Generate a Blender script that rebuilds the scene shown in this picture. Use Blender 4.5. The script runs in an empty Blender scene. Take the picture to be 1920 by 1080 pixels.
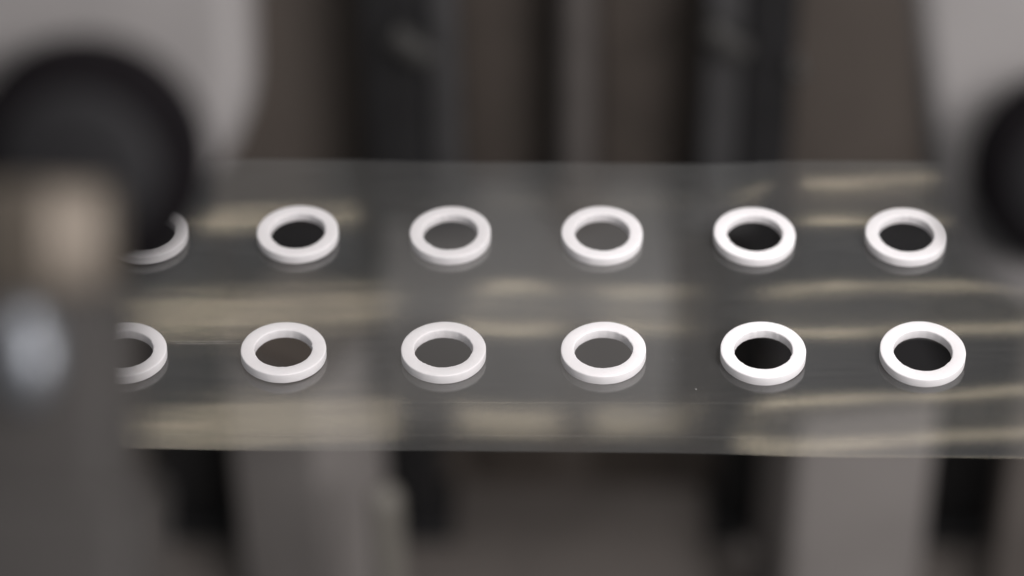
import bpy, bmesh, math, random
from mathutils import Vector, Matrix

random.seed(4)
scene = bpy.context.scene
COL = scene.collection
# one Blender unit stands for one centimetre

# ------------------------------------------------------------------ camera
FPX = 5257.4
cam_pos = Vector((-0.8353, -49.3499, 43.5567))
yaw, pitch, roll = -0.02578, 0.69878, -0.01377
fwd = Vector((math.sin(yaw) * math.cos(pitch), math.cos(yaw) * math.cos(pitch), -math.sin(pitch)))
r0 = Vector((math.cos(yaw), -math.sin(yaw), 0))
u0 = r0.cross(fwd)
rgt = math.cos(roll) * r0 + math.sin(roll) * u0
upv = -math.sin(roll) * r0 + math.cos(roll) * u0
cd = bpy.data.cameras.new('camera')
cam = bpy.data.objects.new('camera', cd)
COL.objects.link(cam)
cam.matrix_world = Matrix((
    (rgt.x, upv.x, -fwd.x, cam_pos.x), (rgt.y, upv.y, -fwd.y, cam_pos.y),
    (rgt.z, upv.z, -fwd.z, cam_pos.z), (0, 0, 0, 1)))
cd.sensor_width = 36
cd.lens = FPX / 1920 * 36
cd.clip_start = 0.5
cd.clip_end = 1000
cd.dof.use_dof = True
cd.dof.focus_distance = (Vector((0, -0.5, 0.1)) - cam_pos).dot(fwd)
APERTURE = 2.05                      # lens opening, cm
cd.dof.aperture_fstop = cd.lens * 1e-3 / APERTURE
cd.dof.aperture_blades = 0
scene.camera = cam

# ------------------------------------------------------------------ world, lamps, exposure
w = bpy.data.worlds.new("World")
scene.world = w
w.use_nodes = True
bg = w.node_tree.nodes['Background']
bg.inputs[0].default_value = (0.95, 0.97, 1.0, 1)
bg.inputs[1].default_value = 0.16
scene.view_settings.view_transform = 'Standard'
scene.view_settings.look = 'None'
scene.view_settings.exposure = 0
scene.view_settings.gamma = 1


def area(name, loc, target, sx, sy, radiance, color):
    l = bpy.data.lights.new(name, 'AREA')
    l.shape = 'RECTANGLE'
    l.size, l.size_y = sx, sy
    l.energy = radiance * math.pi * sx * sy
    l.color = color
    o = bpy.data.objects.new(name, l)
    COL.objects.link(o)
    o.location = loc
    o.rotation_euler = (Vector(target) - Vector(loc)).to_track_quat('-Z', 'Y').to_euler()
    return o


LAMP_Y, LAMP_Z = 62.0, 58.5
# warm strip lamp behind the posts, mirrored in the film: a tube in a diffuser, brightest along its middle
so = area('strip_lamp', (0, LAMP_Y, LAMP_Z), (0, 0, 0), 110, 10.5, 1.25, (1.0, 0.84, 0.60))
so.data.use_nodes = True
lt = so.data.node_tree
em = next(n for n in lt.nodes if n.type == 'EMISSION')
ge = lt.nodes.new('ShaderNodeNewGeometry')
sx = lt.nodes.new('ShaderNodeSeparateXYZ')
lt.links.new(ge.outputs['Parametric'], sx.inputs[0])
rp = lt.nodes.new('ShaderNodeValToRGB')
rp.color_ramp.interpolation = 'B_SPLINE'
els = rp.color_ramp.elements
PROFILE = [(0.0, 0.0), (0.14, 0.015), (0.26, 0.05), (0.36, 0.13), (0.43, 0.34), (0.475, 0.75), (0.5, 1.0),
           (0.525, 0.75), (0.57, 0.34), (0.64, 0.13), (0.74, 0.05), (0.86, 0.015), (1.0, 0.0)]
els[0].position, els[1].position = 0.0, 1.0
for p_, v_ in PROFILE[1:-1]:
    els.new(p_)
for e_, (p_, v_) in zip(els, PROFILE):
    e_.color = (v_, v_, v_, 1)
lt.links.new(sx.outputs[1], rp.inputs[0])
nz = lt.nodes.new('ShaderNodeTexNoise')
nz.noise_dimensions = '1D'
nz.inputs['Scale'].default_value = 36
lt.links.new(sx.outputs[0], nz.inputs['W'])
m1 = lt.nodes.new('ShaderNodeMath')
m1.operation = 'MULTIPLY_ADD'
m1.inputs[1].default_value = 7.0
m1.inputs[2].default_value = -0.6
lt.links.new(nz.outputs['Fac'], m1.inputs[0])
m2 = lt.nodes.new('ShaderNodeMath')
m2.operation = 'MULTIPLY'
lt.links.new(rp.outputs[0], m2.inputs[0])
lt.links.new(m1.outputs[0], m2.inputs[1])
lt.links.new(m2.outputs[0], em.inputs['Strength'])
area('ceiling_lamp', (18, -14, 95), (2, 6, -10), 60, 36, 7.2, (1.0, 0.965, 0.95))
area('room_lamp', (62, -64, 56), (0, 18, -14), 56, 34, 14.0, (1.0, 0.965, 0.955))
sl = bpy.data.lights.new('work_lamp', 'SPOT')
sl.energy = 42000
sl.spot_size = math.radians(13)
sl.spot_blend = 1.0
sl.shadow_soft_size = 1.5
sl.color = (1.0, 0.98, 1.0)
so = bpy.data.objects.new('work_lamp', sl)
COL.objects.link(so)
so.location = (22, -6, 46)
so.rotation_euler = (Vector((3.7, 1.0, 0)) - so.location).to_track_quat('-Z', 'Y').to_euler()


# ------------------------------------------------------------------ helpers
def at_y(px, py, Y):
    d = fwd * FPX + rgt * (px - 960) - upv * (py - 540)
    return cam_pos + d * ((Y - cam_pos.y) / d.y)


def at_d(px, py, depth):
    d = fwd * FPX + rgt * (px - 960) - upv * (py - 540)
    return cam_pos + d * (depth / FPX)


def at_z(px, py, Z=0.0):
    d = fwd * FPX + rgt * (px - 960) - upv * (py - 540)
    return cam_pos + d * ((Z - cam_pos.z) / d.z)


def link(name, bm, mat, parent=None, smooth=True, loc=None):
    me = bpy.data.meshes.new(name)
    bmesh.ops.recalc_face_normals(bm, faces=bm.faces)
    for f in bm.faces:
        f.smooth = smooth
    if smooth:
        for e in bm.edges:
            if len(e.link_faces) == 2 and e.calc_face_angle(0) > math.radians(38):
                e.smooth = False
    bm.to_mesh(me)
    bm.free()
    me.materials.append(mat)
    o = bpy.data.objects.new(name, me)
    COL.objects.link(o)
    if parent is not None:
        o.parent = parent
    if loc is not None:
        o.location = loc
    return o


def empty(name, loc=(0, 0, 0)):
    o = bpy.data.objects.new(name, None)
    o.empty_display_size = 0.5
    COL.objects.link(o)
    o.location = loc
    return o


def tag(o, label, cat, group=None):
    o['label'] = label
    o['category'] = cat
    if group:
        o['group'] = group
    return o


def box_bm(x0, x1, y0, y1, z0, z1, bevel=0.0, seg=3):
    bm = bmesh.new()
    bmesh.ops.create_cube(bm, size=1)
    for v in bm.verts:
        v.co = Vector(((x0 + x1) / 2 + v.co.x * (x1 - x0), (y0 + y1) / 2 + v.co.y * (y1 - y0),
                       (z0 + z1) / 2 + v.co.z * (z1 - z0)))
    if bevel:
        bmesh.ops.bevel(bm, geom=bm.edges[:], offset=bevel, segments=seg, profile=0.5, affect='EDGES')
    return bm


def lathe_bm(profile, n=64, closed=False):
    """profile: list of (radius, height); closed: the profile is a loop (ring)"""
    bm = bmesh.new()
    rings = []
    for r, h in profile:
        if r < 1e-6:
            rings.append([bm.verts.new((0, 0, h))])
        else:
            rings.append([bm.verts.new((r * math.cos(2 * math.pi * i / n), r * math.sin(2 * math.pi * i / n), h))
                          for i in range(n)])
    m = len(rings)
    for k in range(m if closed else m - 1):
        a, b = rings[k], rings[(k + 1) % m]
        for i in range(n):
            j = (i + 1) % n
            if len(a) == 1 and len(b) > 1:
                bm.faces.new((a[0], b[j], b[i]))
            elif len(b) == 1 and len(a) > 1:
                bm.faces.new((a[i], a[j], b[0]))
            elif len(a) > 1:
                bm.faces.new((a[i], a[j], b[j], b[i]))
    return bm


def bevelled(bm, off):
    es = [e for e in bm.edges if len(e.link_faces) == 2 and abs(e.verts[0].co.z - e.verts[1].co.z) > 0.02
          and e.calc_face_angle(0) > 0.3 and min(v.co.xy.length for v in e.verts) > 0.1]
    bmesh.ops.bevel(bm, geom=es, offset=off, segments=3, profile=0.5, affect='EDGES')
    return bm


def xform(bm, M):
    bmesh.ops.transform(bm, matrix=M, verts=bm.verts)
    return bm


def frame(origin, zaxis, xaxis=Vector((1, 0, 0))):
    z = Vector(zaxis).normalized()
    x = (Vector(xaxis) - z * z.dot(Vector(xaxis))).normalized()
    y = z.cross(x)
    return Matrix(((x.x, y.x, z.x, origin[0]), (x.y, y.y, z.y, origin[1]), (x.z, y.z, z.z, origin[2]), (0, 0, 0, 1)))


# ------------------------------------------------------------------ materials
def mat(name, color, rough=0.5, metal=0.0, var=0.12, scale=1.5, stretch=(1, 1, 1), spec=0.5, bump=0.0):
    m = bpy.data.materials.new(name)
    m.use_nodes = True
    nt = m.node_tree
    b = nt.nodes['Principled BSDF']
    b.inputs['Roughness'].default_value = rough
    b.inputs['Metallic'].default_value = metal
    b.inputs['Specular IOR Level'].default_value = spec
    tc = nt.nodes.new('ShaderNodeTexCoord')
    mp = nt.nodes.new('ShaderNodeMapping')
    mp.inputs['Scale'].default_value = stretch
    no = nt.nodes.new('ShaderNodeTexNoise')
    no.inputs['Scale'].default_value = scale
    no.inputs['Detail'].default_value = 6
    rp = nt.nodes.new('ShaderNodeValToRGB')
    rp.color_ramp.elements[0].position = 0.3
    rp.color_ramp.elements[1].position = 0.7
    rp.color_ramp.elements[0].color = tuple(c * (1 - var) for c in color) + (1,)
    rp.color_ramp.elements[1].color = tuple(min(1, c * (1 + var)) for c in color) + (1,)
    nt.links.new(tc.outputs['Object'], mp.inputs['Vector'])
    nt.links.new(mp.outputs[0], no.inputs['Vector'])
    nt.links.new(no.outputs['Fac'], rp.inputs['Fac'])
    nt.links.new(rp.outputs[0], b.inputs['Base Color'])
    if bump:
        bp = nt.nodes.new('ShaderNodeBump')
        bp.inputs['Strength'].default_value = bump
        bp.inputs['Distance'].default_value = 0.02
        nt.links.new(no.outputs['Fac'], bp.inputs['Height'])
        nt.links.new(bp.outputs[0], b.inputs['Normal'])
    return m


M_ring = mat('white_plastic', (0.86, 0.835, 0.845), 0.5, 0, 0.015, 6, spec=0.4, bump=0.15)
M_ring.node_tree.nodes['Principled BSDF'].inputs['Subsurface Weight'].default_value = 0.6
M_ring.node_tree.nodes['Principled BSDF'].inputs['Subsurface Radius'].default_value = (0.25, 0.24, 0.24)
M_wall = mat('brown_steel', (0.108, 0.090, 0.078), 0.6, 0, 0.18, 0.25, (1, 1, 0.4))
M_wall_dim = mat('dimmed_brown_steel', (0.074, 0.060, 0.051), 0.6, 0, 0.15, 0.4)  # wall brown, darkened where less light reaches the wall
M_floor = mat('machine_bed', (0.165, 0.146, 0.134), 0.6, 0, 0.15, 0.3)
M_black = mat('black_coating', (0.020, 0.0195, 0.021), 0.55, 0, 0.2, 0.6)
M_blue = mat('slate_coating', (0.070, 0.068, 0.070), 0.6, 0, 0.15, 0.5)
M_rod = mat('dull_steel', (0.11, 0.098, 0.092), 0.5, 0, 0.1, 0.5)
M_smear_bolt = mat('smear_and_bolt_grey', (0.049, 0.047, 0.045), 0.6, 0, 0.1, 0.5)  # grey of the painted light smears, shared with the upper bolt
M_col = mat('grey_enamel', (0.31, 0.287, 0.276), 0.55, 0, 0.1, 0.25)
M_block = mat('grey_block', (0.165, 0.159, 0.155), 0.5, 0, 0.1, 0.3)
M_arm = mat('light_grey_casting', (0.235, 0.222, 0.219), 0.6, 0, 0.06, 0.8)
M_rubber = mat('black_rubber', (0.008, 0.007, 0.008), 0.8, 0, 0.2, 2.0, spec=0.03)
M_hub = mat('dark_hub', (0.019, 0.0185, 0.020), 0.6, 0, 0.1, 1.5, spec=0.15)
M_body = mat('dark_grey_paint', (0.036, 0.032, 0.030), 0.7, 0, 0.1, 0.8)
M_cap = mat('warm_steel', (0.150, 0.127, 0.104), 0.42, 0.6, 0.06, 3, (1, 1, 6))
M_bolt = mat('bright_steel', (0.25, 0.262, 0.285), 0.40, 0.8, 0.05, 3)
M_post = mat('pale_post', (0.24, 0.225, 0.20), 0.5, 0, 0.08, 1.0)

# film: thin clear plastic, weakly mirroring and slightly milky
M_film = bpy.data.materials.new('clear_film')
M_film.use_nodes = True
nt = M_film.node_tree
nt.nodes.clear()
out = nt.nodes.new('ShaderNodeOutputMaterial')
tr = nt.nodes.new('ShaderNodeBsdfTransparent')
tr.inputs[0].default_value = (0.97, 0.97, 0.965, 1)
gl = nt.nodes.new('ShaderNodeBsdfGlossy')
gl.inputs['Color'].default_value = (1, 1, 1, 1)
gl.inputs['Roughness'].default_value = 0.085
df = nt.nodes.new('ShaderNodeBsdfDiffuse')
df.inputs[0].default_value = (0.865, 0.86, 0.845, 1)
tl = nt.nodes.new('ShaderNodeBsdfTranslucent')
tl.inputs[0].default_value = (0.865, 0.86, 0.845, 1)
mx0 = nt.nodes.new('ShaderNodeMixShader')
mx0.inputs[0].default_value = 0.5
mx1 = nt.nodes.new('ShaderNodeMixShader')      # milky share
mx2 = nt.nodes.new('ShaderNodeMixShader')
mx2.inputs[0].default_value = 0.076            # mirror share of each face
tc = nt.nodes.new('ShaderNodeTexCoord')
n1 = nt.nodes.new('ShaderNodeTexNoise')
n1.inputs['Scale'].default_value = 20
n1.inputs['Detail'].default_value = 5
mp = nt.nodes.new('ShaderNodeMapping')
mp.inputs['Scale'].default_value = (0.25, 2.2, 1)
n2 = nt.nodes.new('ShaderNodeTexNoise')
n2.inputs['Scale'].default_value = 3
n2.inputs['Detail'].default_value = 8
mr = nt.nodes.new('ShaderNodeMapRange')
mr.inputs['From Min'].default_value = 0.3
mr.inputs['From Max'].default_value = 0.7
mr.inputs['To Min'].default_value = 0.031
mr.inputs['To Max'].default_value = 0.043
bp = nt.nodes.new('ShaderNodeBump')
bp.inputs['Strength'].default_value = 0.04
bp.inputs['Distance'].default_value = 0.015
L = nt.links.new
L(tc.outputs['Object'], n1.inputs['Vector'])
L(tc.outputs['Object'], mp.inputs['Vector'])
L(mp.outputs[0], n2.inputs['Vector'])
L(n2.outputs['Fac'], mr.inputs['Value'])
L(mr.outputs[0], mx1.inputs[0])
L(n1.outputs['Fac'], bp.inputs['Height'])
L(bp.outputs[0], gl.inputs['Normal'])
L(df.outputs[0], mx0.inputs[1])
L(tl.outputs[0], mx0.inputs[2])
L(tr.outputs[0], mx1.inputs[1])
L(mx0.outputs[0], mx1.inputs[2])
L(mx1.outputs[0], mx2.inputs[1])
L(gl.outputs[0], mx2.inputs[2])
L(mx2.outputs[0], out.inputs[0])

# ------------------------------------------------------------------ the machine behind (setting)
WY, PY, FZ = 38.0, 35.0, -41.0
wx0, wx1 = -60, 60
o = link('back_wall', box_bm(wx0, wx1, WY, WY + 2, FZ - 1, -8), M_wall, smooth=False)
o['kind'] = 'structure'
o = link('floor', box_bm(wx0, wx1, -40, WY, FZ - 2, FZ), M_floor, smooth=False)
o['kind'] = 'structure'


def pillar(name, label, cat, pxl, pxr, ref, m, zt=62, zb=FZ, y0=PY, depth=2.99, bevel=0.35, group=None):
    a, b = at_y(pxl, ref, y0), at_y(pxr, ref, y0)
    cx = (a.x + b.x) / 2
    hw = (b.x - a.x) / 2
    r = empty(name, (cx, y0 + depth / 2, zb))
    tag(r, label, cat, group)
    link('post_body', box_bm(-hw, hw, -depth / 2, depth / 2, 0.6, zt - zb, bevel), m, r)
    link('foot_plate', box_bm(-hw - 0.5, hw + 0.5, -depth / 2 - 0.6, depth / 2 - 0.05, 0, 0.6, 0.1), m, r)
    return r


G = 'black machine posts behind the film'
p1 = pillar('machine_post', 'black post behind the film, touching the slate rail on its right side', 'post', 676, 800, 150, M_black, group=G)
p2 = pillar('machine_post', 'black post behind the film, touching the slate rail on its left side', 'post', 1392, 1492, 150, M_black, group=G)
p3 = pillar('machine_post', 'black post low between dark clamp post and left grey column', 'post', 300, 425, 930, M_black, zt=-16, group=G)
p4 = pillar('machine_post', 'black post low beside right edge of the right grey column', 'post', 1745, 1905, 930, M_black, zt=-16, group=G)
pillar('guide_rail', 'slate grey guide rail right of the left black post', 'rail', 800, 862, 150, M_blue, zb=-24, depth=2.4,
       group='slate guide rails')
pillar('guide_rail', 'slate grey guide rail left of the right black post', 'rail', 1315, 1392, 150, M_blue, zb=-24, depth=2.4,
       group='slate guide rails')
# small plates added to stand for light smears on the rails
for px, py in ((772, 88), (1362, 76)):
    p = at_y(px, py, PY - 0.5)
    r = empty('rail_smear', p)
    tag(r, 'grey highlight smear on the left slate rail beside the left black post' if px < 1000 else 'grey highlight smear on the right slate rail beside the right black post', 'highlight smear', 'highlight smears on the slate rails')
    link('smear_plate', xform(box_bm(-1.0, 1.0, -0.4, 0.49, -0.45, 0.45, 0.3), Matrix.Rotation(0.7, 4, 'Y')), M_smear_bolt, r)

# black slabs added for the dark recesses between the posts, behind the film
for pl, pr, pt, pb, lab in ((430, 672, 392, 520, 'black slab for the dark recess low between left bracket and left black post, behind the film'),
                            (1494, 1960, 392, 705, 'tall black slab for the dark recess right of the right black post, behind the film')):
    a, b = at_y(pl, pt, 36.0), at_y(pr, pb, 36.0)
    r = empty('recess_slab', ((a.x + b.x) / 2, 37, b.z))
    tag(r, lab, 'beam', 'dark recesses behind the film')
    hw = (b.x - a.x) / 2
    link('slab_body', box_bm(-hw, hw, -1, 0.99, 0, a.z - b.z - 1.5, 0.2), M_black, r)
    for sx in (-1, 1):
        link('end_plate', box_bm(sx * (hw - 0.5) - 0.4, sx * (hw - 0.5) + 0.4, -1.25, -1.0, 0.4, a.z - b.z - 2, 0.08), M_black, r)
# dimmer light on the back wall between the posts, put into darker panels
wall = bpy.data.objects['back_wall']
for pl, pr in ((866, 1036), (1126, 1312)):
    a, b = at_y(pl, 150, WY), at_y(pr, 150, WY)
    link('dim_wall_panel', box_bm(a.x, b.x, WY - 0.25, WY - 0.003, FZ + 0.5, -9, 0.08, 2), M_wall_dim, wall)

# slim rod between them
a, b = at_y(1040, 150, PY), at_y(1122, 150, PY)
r = empty('guide_rod', ((a.x + b.x) / 2, PY + 1, -24))
tag(r, 'slim dull steel rod standing between the two slate rails', 'rod')
rr = (b.x - a.x) / 2
link('shaft', lathe_bm([(0, 0.5), (rr, 0.5), (rr, 86), (0, 86)], 40), M_rod, r)
link('collar', lathe_bm([(0, 0), (rr + 0.4, 0), (rr + 0.4, 0.8), (rr, 0.8)], 40), M_rod, r)

# grey carrier block below the film
a, b = at_y(705, 600, 30), at_y(1262, 600, 30)
r = empty('carrier_block', ((a.x + b.x) / 2, 34, -30.5))
tag(r, 'wide grey block seen dimly through the middle of the film', 'machine block')
hw = (b.x - a.x) / 2
link('block_body', box_bm(-hw, hw, -4, 3.99, 0, 6.5, 0.5), M_block, r)

# two square grey columns below, one edge towards the viewer
for pl, pe, pr, py_top, yy, lab in ((420, 602, 722, 700, 28.0, 'square grey column under the film beside the small pale post'),
                                    (1440, 1486, 1752, 752, 28.0, 'square pale grey column under the film between two black posts')):
    a, e, b = (at_y(p, 960, yy) for p in (pl, pe, pr))
    wl, wr = e.x - a.x, b.x - e.x
    side = math.hypot(wl, wr)
    # footprint: front corner e, left corner, back corner, right corner
    fx, fy = e.x, yy
    foot = [(fx, fy), (fx + wr, fy + wl), (fx + wr - wl, fy + wl + wr), (fx - wl, fy + wr)]
    h = at_y(pe, py_top, yy).z - FZ
    r = empty('grey_column', (e.x, yy + 2, FZ))
    tag(r, lab, 'column', 'grey columns below the film')
    for nm, z0, z1, m, gr in (('column_body', 0, h - 0.5, M_col, 0), ('unlit_top', h - 0.5, h, M_wall if pl < 1000 else M_black, 0.08)):  # dark top piece added so the column's upper face doesn't look lit
        bm = bmesh.new()
        mx = sum(p[0] for p in foot) / 4
        my = sum(p[1] for p in foot) / 4
        lo = [bm.verts.new((mx + (px - mx) * (1 + gr) - e.x, my + (py - my) * (1 + gr) - yy - 2, z0)) for px, py in foot]
        f = bm.faces.new(lo)
        ex = bmesh.ops.extrude_face_region(bm, geom=[f])
        bmesh.ops.translate(bm, vec=(0, 0, z1 - z0), verts=[v for v in ex['geom'] if isinstance(v, bmesh.types.BMVert)])
        ve = [q for q in bm.edges if abs(q.verts[0].co.z - q.verts[1].co.z) > 0.1]
        bmesh.ops.bevel(bm, geom=ve, offset=0.45, segments=4, profile=0.5, affect='EDGES')
        link(nm, bm, m, r)
# small pale post
a, b = at_y(697, 1000, 25), at_y(756, 1000, 25)
top = at_y(726, 915, 25).z
r = empty('pale_post', ((a.x + b.x) / 2, 25, FZ))
rad = (b.x - a.x) / 2
h = top - FZ
tag(r, 'small pale post with rounded top right of left grey column', 'post')
link('shaft', lathe_bm([(0, 0), (rad, 0)] + [(rad * math.cos(t * math.pi / 16), h - rad + rad * math.sin(t * math.pi / 16)) for t in range(9)], 40), M_post, r)
# small bolts
for px, py, yy, s, lab in ((1395, 1032, 31, 0.55, 'small round steel bolt head at foot of right black post'),
                           (1496, 134, 34.4, 0.42, 'small round bolt on edge of the upper right black post')):
    p = at_y(px, py, yy)
    r = empty('bolt_head', p)
    tag(r, lab, 'bolt')
    s *= 0.8
    link('dome', xform(lathe_bm([(0, -0.6), (s, -0.6), (s, 0), (s * 0.85, s * 0.35), (s * 0.5, s * 0.55), (0, s * 0.65)], 24),
                       Matrix.Rotation(math.radians(60), 4, 'X')), M_rod if py > 900 else M_smear_bolt, r)
    if py > 900:
        link('stem', box_bm(-0.3, 0.3, -0.3, 0.3, FZ - p.z, -0.2), M_rod, r)
    else:
        link('stem', box_bm(-0.2, 0.2, 0, 0.9, -0.2, 0.2), M_rod, r)

# ------------------------------------------------------------------ film
PITCH, ROWGAP, RT, RIN = 3.7432, 4.3188, 0.245, 0.682
ring_tilt = {
    (0, 1): (-.030, -.012, .004, .010), (1, 1): (.008, .008, .003, .026), (2, 1): (.008, .009, .021, .009),
    (3, 1): (-.021, .026, .011, -.003), (4, 1): (-.025, .030, .007, -.016), (5, 1): (-.015, .014, -.020, -.027),
    (0, 0): (-.032, -.030, -.020, -.052), (1, 0): (-.020, -.047, -.010, -.005), (2, 0): (-.009, -.035, .004, .005),
    (3, 0): (.013, -.019, .012, .019), (4, 0): (.013, .013, .006, .018), (5, 0): (.002, .046, -.013, .015)}


def sstep(a, b, x):
    t = max(0.0, min(1.0, (x - a) / (b - a)))
    return t * t * (3 - 2 * t)


def slope(x, y):
    """slope of the sagging, rippled film along its width"""
    e = math.atan2(cam_pos.z, y - cam_pos.y)
    el = math.atan2(LAMP_Z, LAMP_Y - y)
    k = sstep(-6.5, -2.0, x)
    k2 = sstep(1.5, 4.6, x)
    k3 = sstep(2.6, 5.2, x)
    B = math.radians(2.2 + 1.6 * k + 1.2 * k2)
    over = math.radians(0.3 + 1.5 * k + 1.3 * k2)
    front = sstep(0.5, -2.0, y)
    back = sstep(2.8, 4.6, y)
    over -= math.radians(1.9) * front * k * (1 - k2)
    over -= math.radians(1.2 * (1 - k3) + 2.4 * k * (1 - k3)) * back
    B += math.radians(2.6) * (1 - k) * back
    over += math.radians(0.6) * (1 - k) * back - math.radians(1.2) * k * (1 - k3) * back
    over -= math.radians(0.30 + 0.085 * (x + 7.8) ** 2) * (1 - k)
    over += math.radians(0.32 - 0.2 * k2) * (math.sin(0.63 * x + 1.1 * y + 1.0) + 0.6 * math.sin(1.5 * x - 0.7 * y))
    yc = 1.75 - (0.10 + 0.5 * sstep(2.8, 4.6, y)) * (1 - k) + 0.07 * (x + 7.8) * (1 - k) + k2 * (front * 0.09 + 0.03) * (x - 5)
    yc += 0.05 * math.sin(x * 0.75 + y) + 0.025 * math.sin(1.7 * x + 2 * y)
    c = math.cos(2 * math.pi * (y - yc) / 4.0)
    fine = math.sin(2 * math.pi * y / 0.62 + 1.6 * math.sin(0.45 * x)) + 0.7 * math.sin(2 * math.pi * y / 0.37 + 1.2 * math.sin(0.8 * x + 1))
    g = over + B * (c - 1) + math.radians(0.30 - 0.16 * k) * fine
    return math.tan(0.5 * (el - e + g))


X0, X1, Y0, Y1 = -17.0, 15.0, -3.31, 7.36
STEP = 0.08
nx = int(round((X1 - X0) / STEP))
ny = int(round((Y1 - Y0) / STEP))
zc = {}
for i in range(nx + 1):
    x = X0 + (X1 - X0) * i / nx
    z = 0.0
    col = [0.0]
    for j in range(ny):
        y = Y0 + (Y1 - Y0) * (j + 0.5) / ny
        z += slope(x, y) * (Y1 - Y0) / ny
        col.append(z)
    mean = sum(col) / len(col)
    for j in range(ny + 1):
        zc[i, j] = col[j] - mean


def film_z(x, y):
    fi = min(max((x - X0) / (X1 - X0) * nx, 0), nx - 1e-6)
    fj = min(max((y - Y0) / (Y1 - Y0) * ny, 0), ny - 1e-6)
    i, j = int(fi), int(fj)
    a, b = fi - i, fj - j
    return (zc[i, j] * (1 - a) * (1 - b) + zc[i + 1, j] * a * (1 - b) + zc[i, j + 1] * (1 - a) * b + zc[i + 1, j + 1] * a * b)


ring_pos = {}
for (c, rw), (tx, ty, dx, dy) in ring_tilt.items():
    ring_pos[c, rw] = (c * PITCH - 3 * PITCH + dx, rw * ROWGAP + dy)

HOLE = 0.74
TH = 0.02
bm = bmesh.new()


def warp(x, y):
    """snap grid points near a hole on to its rim; None inside"""
    for cx, cy in ring_pos.values():
        d = math.hypot(x - cx, y - cy)
        if d < HOLE - STEP * 0.5:
            return None
        if d < HOLE + STEP * 0.5:
            return (cx + (x - cx) * HOLE / d, cy + (y - cy) * HOLE / d)
    return (x, y)


top, bot = {}, {}
for i in range(nx + 1):
    x = X0 + (X1 - X0) * i / nx
    for j in range(ny + 1):
        t = j / ny
        yb = -3.30 - 0.0069 * x          # front edge
        yt = 7.36 - 0.0118 * x           # back edge
        y = yb + (yt - yb) * t
        q = warp(x, y)
        if q is None:
            continue
        z = film_z(*q)
        top[i, j] = bm.verts.new((q[0], q[1], z))
        bot[i, j] = bm.verts.new((q[0], q[1], z - TH))
for i in range(nx):
    for j in range(ny):
        k = [(i, j), (i + 1, j), (i + 1, j + 1), (i, j + 1)]
        k = [q for q in k if q in top]
        if len(k) >= 3:
            bm.faces.new([top[q] for q in k])
            bm.faces.new([bot[q] for q in reversed(k)])
bm.edges.ensure_lookup_table()
pair = {top[q]: bot[q] for q in top}
rim = [e for e in bm.edges if len(e.link_faces) == 1 and e.verts[0] in pair]
for e in rim:
    a, b = e.verts
    lf = e.link_faces[0]
    vs = list(lf.verts)
    if vs[(vs.index(a) + 1) % len(vs)] == b:
        a, b = b, a
    f = bm.faces.new((a, b, pair[b], pair[a]))
loose = [v for v in bm.verts if not v.link_faces]
bmesh.ops.delete(bm, geom=loose, context='VERTS')
film = link('film_strip', bm, M_film)
tag(film, 'clear rippled plastic film strip stretched flat across the machine, carrying white rings', 'plastic film')

# fine creases pressed into the film
M_crease = mat('crease_plastic', (0.42, 0.41, 0.39), 0.8, 0, 0.3, 8, spec=0.1)


def crease(pts, wid):
    bm = bmesh.new()
    prev = None
    n = 60
    xa, ya = pts[0]
    xb, yb = pts[1]
    for k in range(n + 1):
        t = k / n
        x, y = xa + (xb - xa) * t, ya + (yb - ya) * t
        ww = wid * random.uniform(0.15, 1.0)
        z = film_z(x, y)
        row = [bm.verts.new((x, y - ww, z + 0.001)), bm.verts.new((x, y, z + 0.006)), bm.verts.new((x, y + ww, z + 0.001))]
        if prev:
            bm.faces.new((prev[0], row[0], row[1], prev[1]))
            bm.faces.new((prev[1], row[1], row[2], prev[2]))
            bm.faces.new((prev[2], row[2], row[0], prev[0]))
        prev = row
    return link('crease', bm, M_crease, film)


def seg(p, q):
    a, b = at_z(*p), at_z(*q)
    return ((a.x, a.y), (b.x, b.y))


crease(seg((318, 637), (452, 637)), 0.006)
crease(seg((330, 641), (452, 641)), 0.005)


def ridge(p, q, rad):
    """low rounded bead of film running along the strip"""
    (xa, ya), (xb, yb) = seg(p, q)
    bm = bmesh.new()
    prev = None
    for k in range(121):
        t = k / 120
        x, y = xa + (xb - xa) * t, ya + (yb - ya) * t
        z = film_z(x, y)
        row = [bm.verts.new((x, y + rad * math.cos(a), z + 0.0015 + 0.8 * rad * math.sin(a)))
               for a in (0, math.pi / 3, 2 * math.pi / 3, math.pi)]
        if prev:
            for m in range(4):
                n = (m + 1) % 4
                bm.faces.new((prev[m], row[m], row[n], prev[n]))
        prev = row
    return link('film_bead', bm, M_film, film)


ridge((618, 641), (745, 642), 0.006)
ridge((700, 755), (1520, 757), 0.006)
ridge((255, 815), (1800, 822), 0.008)

# dust specks on the film
bm = bmesh.new()
specks = [(1305, 730, .016), (1548, 628, .013), (1590, 745, .011), (1262, 672, .009), (690, 575, .009), (1750, 815, .012),
          (1180, 745, .008), (930, 700, .008), (1580, 560, .009), (1460, 790, .009), (880, 760, .008), (640, 790, .008)]
for _ in range(60):
    specks.append((random.uniform(300, 1850), random.uniform(560, 840), random.uniform(.003, .007)))
for px, py, rr in specks:
    p = at_z(px, py)
    if any(math.hypot(p.x - qx, p.y - qy) < 1.03 for qx, qy in ring_pos.values()):
        continue
    mm = Matrix.Translation((p.x, p.y, film_z(p.x, p.y) + rr * 0.6)) @ Matrix.Rotation(random.uniform(0, 3), 4, 'Z') @ Matrix.Diagonal((1.5, .8, .7, 1))
    bmesh.ops.create_icosphere(bm, subdivisions=1, radius=rr, matrix=mm)
o = link('dust', bm, M_crease)
o['kind'] = 'stuff'
o['label'] = 'tiny pale dust specks lying on the clear film'


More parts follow.
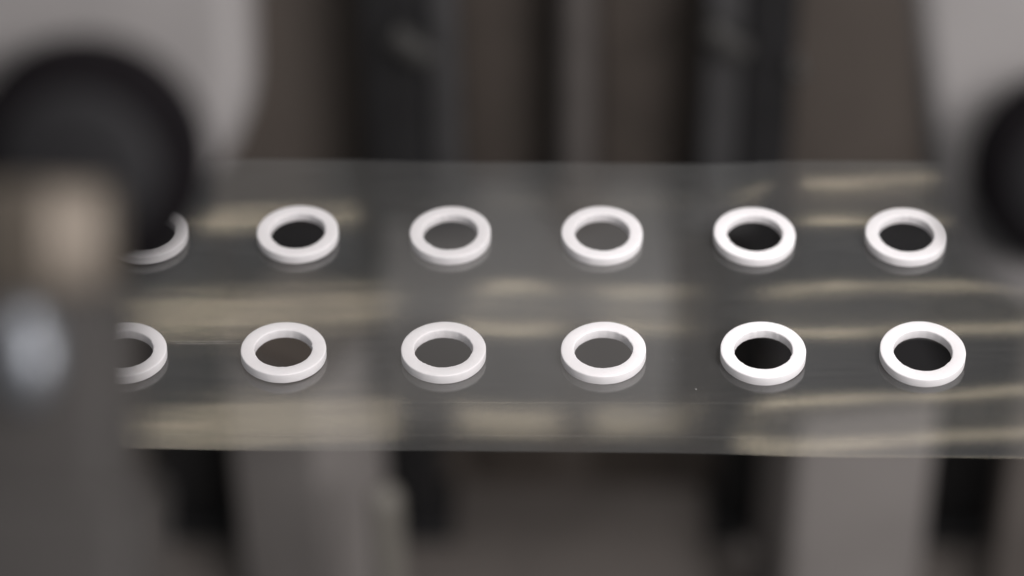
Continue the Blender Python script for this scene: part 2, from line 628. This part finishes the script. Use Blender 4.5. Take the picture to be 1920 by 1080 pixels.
# ------------------------------------------------------------------ rings
prof = []
b1, b2 = 0.008, 0.032                     # crisp foot, softly broken upper edges
for cx, cz, a0, b in ((1 - b1, b1, -90, b1), (1 - b2, RT - b2, 0, b2), (RIN + b2, RT - b2, 90, b2), (RIN + b1, b1, 180, b1)):
    for k in range(4):
        t = math.radians(a0 + 30 * k)
        prof.append((cx + b * math.cos(t), cz + b * math.sin(t)))
labels = {
    (0, 1): 'white ring half hidden below the black left roller, in the back row',
    (1, 1): 'white ring in the back row nearest the black left roller, showing whole',
    (2, 1): 'dull white ring in the back row, below the left black post',
    (3, 1): 'white ring in the back row, below the slim steel rod',
    (4, 1): 'bright white ring in the back row, below the right black post',
    (5, 1): 'white ring at the right end of the back row, beside right roller bracket',
    (0, 0): 'white ring half hidden by the dark clamp post, in the front row',
    (1, 0): 'white ring in the front row, second from the clamp post, beside fine creases',
    (2, 0): 'dull white ring in the front row, third from the clamp post',
    (3, 0): 'white ring in the front row, fourth from the clamp post, middle of the film',
    (4, 0): 'brightest white ring in the front row, second from its right end',
    (5, 0): 'white ring at the right end of the front row, nearest the camera',
}
def ring_mesh():
    bm = lathe_bm(prof, 128, closed=True)
    ph = [random.uniform(0, 6.28) for _ in range(6)]
    nick = [(random.uniform(0, 6.28), random.uniform(0.006, 0.018), random.uniform(0.03, 0.07)) for _ in range(7)]
    for v in bm.verts:
        a = math.atan2(v.co.y, v.co.x)
        rr = math.hypot(v.co.x, v.co.y)
        inner = rr < 0.84
        k = 0.004 * math.sin(2 * a + ph[0]) + 0.002 * math.sin(5 * a + ph[1]) + 0.0012 * math.sin(17 * a + ph[2])
        if inner:
            k = 0.005 * math.sin(2 * a + ph[3]) + 0.003 * math.sin(7 * a + ph[4]) + 0.002 * math.sin(23 * a + ph[5])
            if v.co.z > RT - 0.05:
                for na, nd, nw in nick:
                    d = (a - na + math.pi) % (2 * math.pi) - math.pi
                    k -= nd * math.exp(-(d / nw) ** 2)
        v.co.x *= (rr + k) / rr
        v.co.y *= (rr + k) / rr
        v.co.z *= 1 + 0.02 * math.sin(a + ph[0])
    return bm


for key, (tx, ty, dx, dy) in ring_tilt.items():
    x, y = ring_pos[key]
    o = link('gasket_ring', ring_mesh(), M_ring)
    tx, ty = tx * 0.8, ty * 0.8
    hi = -9
    for k in range(24):
        for rr in (0.74, 0.98):
            ca, sa = rr * math.cos(k * math.pi / 12), rr * math.sin(k * math.pi / 12)
            hi = max(hi, film_z(x + ca, y + sa) - tx * ca - ty * sa)
    o.matrix_world = frame((x, y, hi * 0.5 + film_z(x, y) * 0.5 + 0.003), (-tx, -ty, 1)) @ Matrix.Rotation(random.uniform(0, 6.28), 4, 'Z')
    tag(o, labels[key], 'ring', 'white plastic rings in two rows on the film')


# ------------------------------------------------------------------ roller brackets in front
def bracket(cpx, cpy, depth, r_roll, r_arm, lean, lab, up_by=0, bevel=0.4, thick=1.5):
    s = depth / FPX
    c = at_d(cpx, cpy, depth)
    r = empty('roller_bracket', c)
    tag(r, lab, 'bracket', 'roller brackets at both ends of the film')
    axis = Vector((0, -math.cos(math.radians(24)), math.sin(math.radians(24))))
    Mx = frame((0, 0, 0), axis) @ Matrix.Rotation(lean, 4, 'Z')
    ra, rl = r_arm * s, r_roll * s
    # arm: plate with a rounded lower end, drawn in its own plane (y up)
    bm = bmesh.new()
    pts = [(ra * math.cos(t), up_by * s + ra * math.sin(t)) for t in [math.pi + math.pi * k / 28 for k in range(29)]]
    pts += [(ra, 14), (-ra, 14)]
    low = [bm.verts.new((px, py, -0.4 - thick)) for px, py in pts]
    f = bm.faces.new(low)
    ex = bmesh.ops.extrude_face_region(bm, geom=[f])
    up = [v for v in ex['geom'] if isinstance(v, bmesh.types.BMVert)]
    bmesh.ops.translate(bm, vec=(0, 0, thick), verts=up)
    front = [e for e in bm.edges if all(v in up for v in e.verts)]
    bmesh.ops.bevel(bm, geom=front, offset=bevel, segments=8, profile=0.5, affect='EDGES')
    link('arm', xform(bm, Mx), M_arm, r)
    t = rl
    ro = link('roller', xform(lathe_bm([(0, -0.5), (t * .92, -0.5), (t, -0.35), (t, 0.35), (t * .97, 0.5), (t * .92, 0.62), (t * .84, 0.7), (t * .6, 0.72), (0, 0.72)], 72), Mx), M_rubber, r)
    link('hub', xform(lathe_bm([(0, 0.6), (t * .66, 0.7), (t * .66, 0.76), (t * .6, 0.83), (t * .5, 0.88), (t * .25, 0.93), (0, 0.94)], 48), Mx), M_hub, ro)
    return r


bracket(162, 298, 42.5, 228, 296, 0.0, 'light grey bracket with black roller behind the steel capped clamp post', 140)
bracket(2006, 320, 44.0, 186, 242, 0.15, 'light grey bracket with black roller at the right end of the film', -45, 0.3, 0.6)

# clamp post at the left, nearest the camera, leaning back towards the machine
D = 39.0
s = D / FPX
r = empty('clamp_post', (0, 0, 0))
lean_up = Vector((0, 0.62, 0.785))
Mp = frame((0, 0, 0), lean_up)                 # z along the post, -y towards the viewer
c = at_d(60, 545, D)
base = c - lean_up * 9
r.location = base
tag(r, 'dark grey clamp post with steel cap and shiny bolt, blurred in front', 'clamp')
hw = 182 * s
link('body', xform(box_bm(-hw - 0.6, hw, -1.0, 1.4, 0, 9.0, 0.4, 4), Mp), M_body, r)
link('base_block', xform(box_bm(-hw - 1.0, hw + 0.28, -1.3, 1.7, -3, 6.3, 0.3, 4), Mp), M_body, r)
cr = 158 * s
link('cap', xform(bevelled(lathe_bm([(0, 9.0), (cr * .96, 9.0), (cr, 9.1), (cr, 10.25), (cr * .95, 10.45), (cr * .86, 10.5), (0, 10.5)], 8), 0.12),
                  Mp @ Matrix.Translation((0.0, 0.3, 0)) @ Matrix.Rotation(math.radians(-27.5), 4, 'Z')), M_cap, r)
bb = lathe_bm([(0, 0)] + [(0.46 * math.sin(t), 0.40 - 0.40 * math.cos(t)) for t in [math.pi * k / 16 for k in range(1, 16)]] + [(0, 0.8)], 40)
link('bolt', xform(bb, Mp @ Matrix.Translation((0.08, -1.0, 8.15)) @ Matrix.Scale(1.55, 4, (0, 0, 1)) @ Matrix.Rotation(math.radians(90), 4, 'X') @ Matrix.Translation((0, 0, -0.4))), M_bolt, r)

# grey upright behind the right end of the film
a, b = at_y(1888, 900, 30), at_y(2040, 900, 30)
top = at_y(1950, 520, 30).z
r = empty('side_post', ((a.x + b.x) / 2, 31, FZ))
tag(r, 'brown grey upright beyond the black post, low behind the right end of the film', 'post')
hw = (b.x - a.x) / 2
link('post_body', box_bm(-hw, hw, -1, 1, 0.5, top - FZ, 0.3), M_floor, r)
link('foot_plate', box_bm(-hw - 0.3, hw + 0.6, -1.3, 1.5, 0, 0.5, 0.1), M_floor, r)
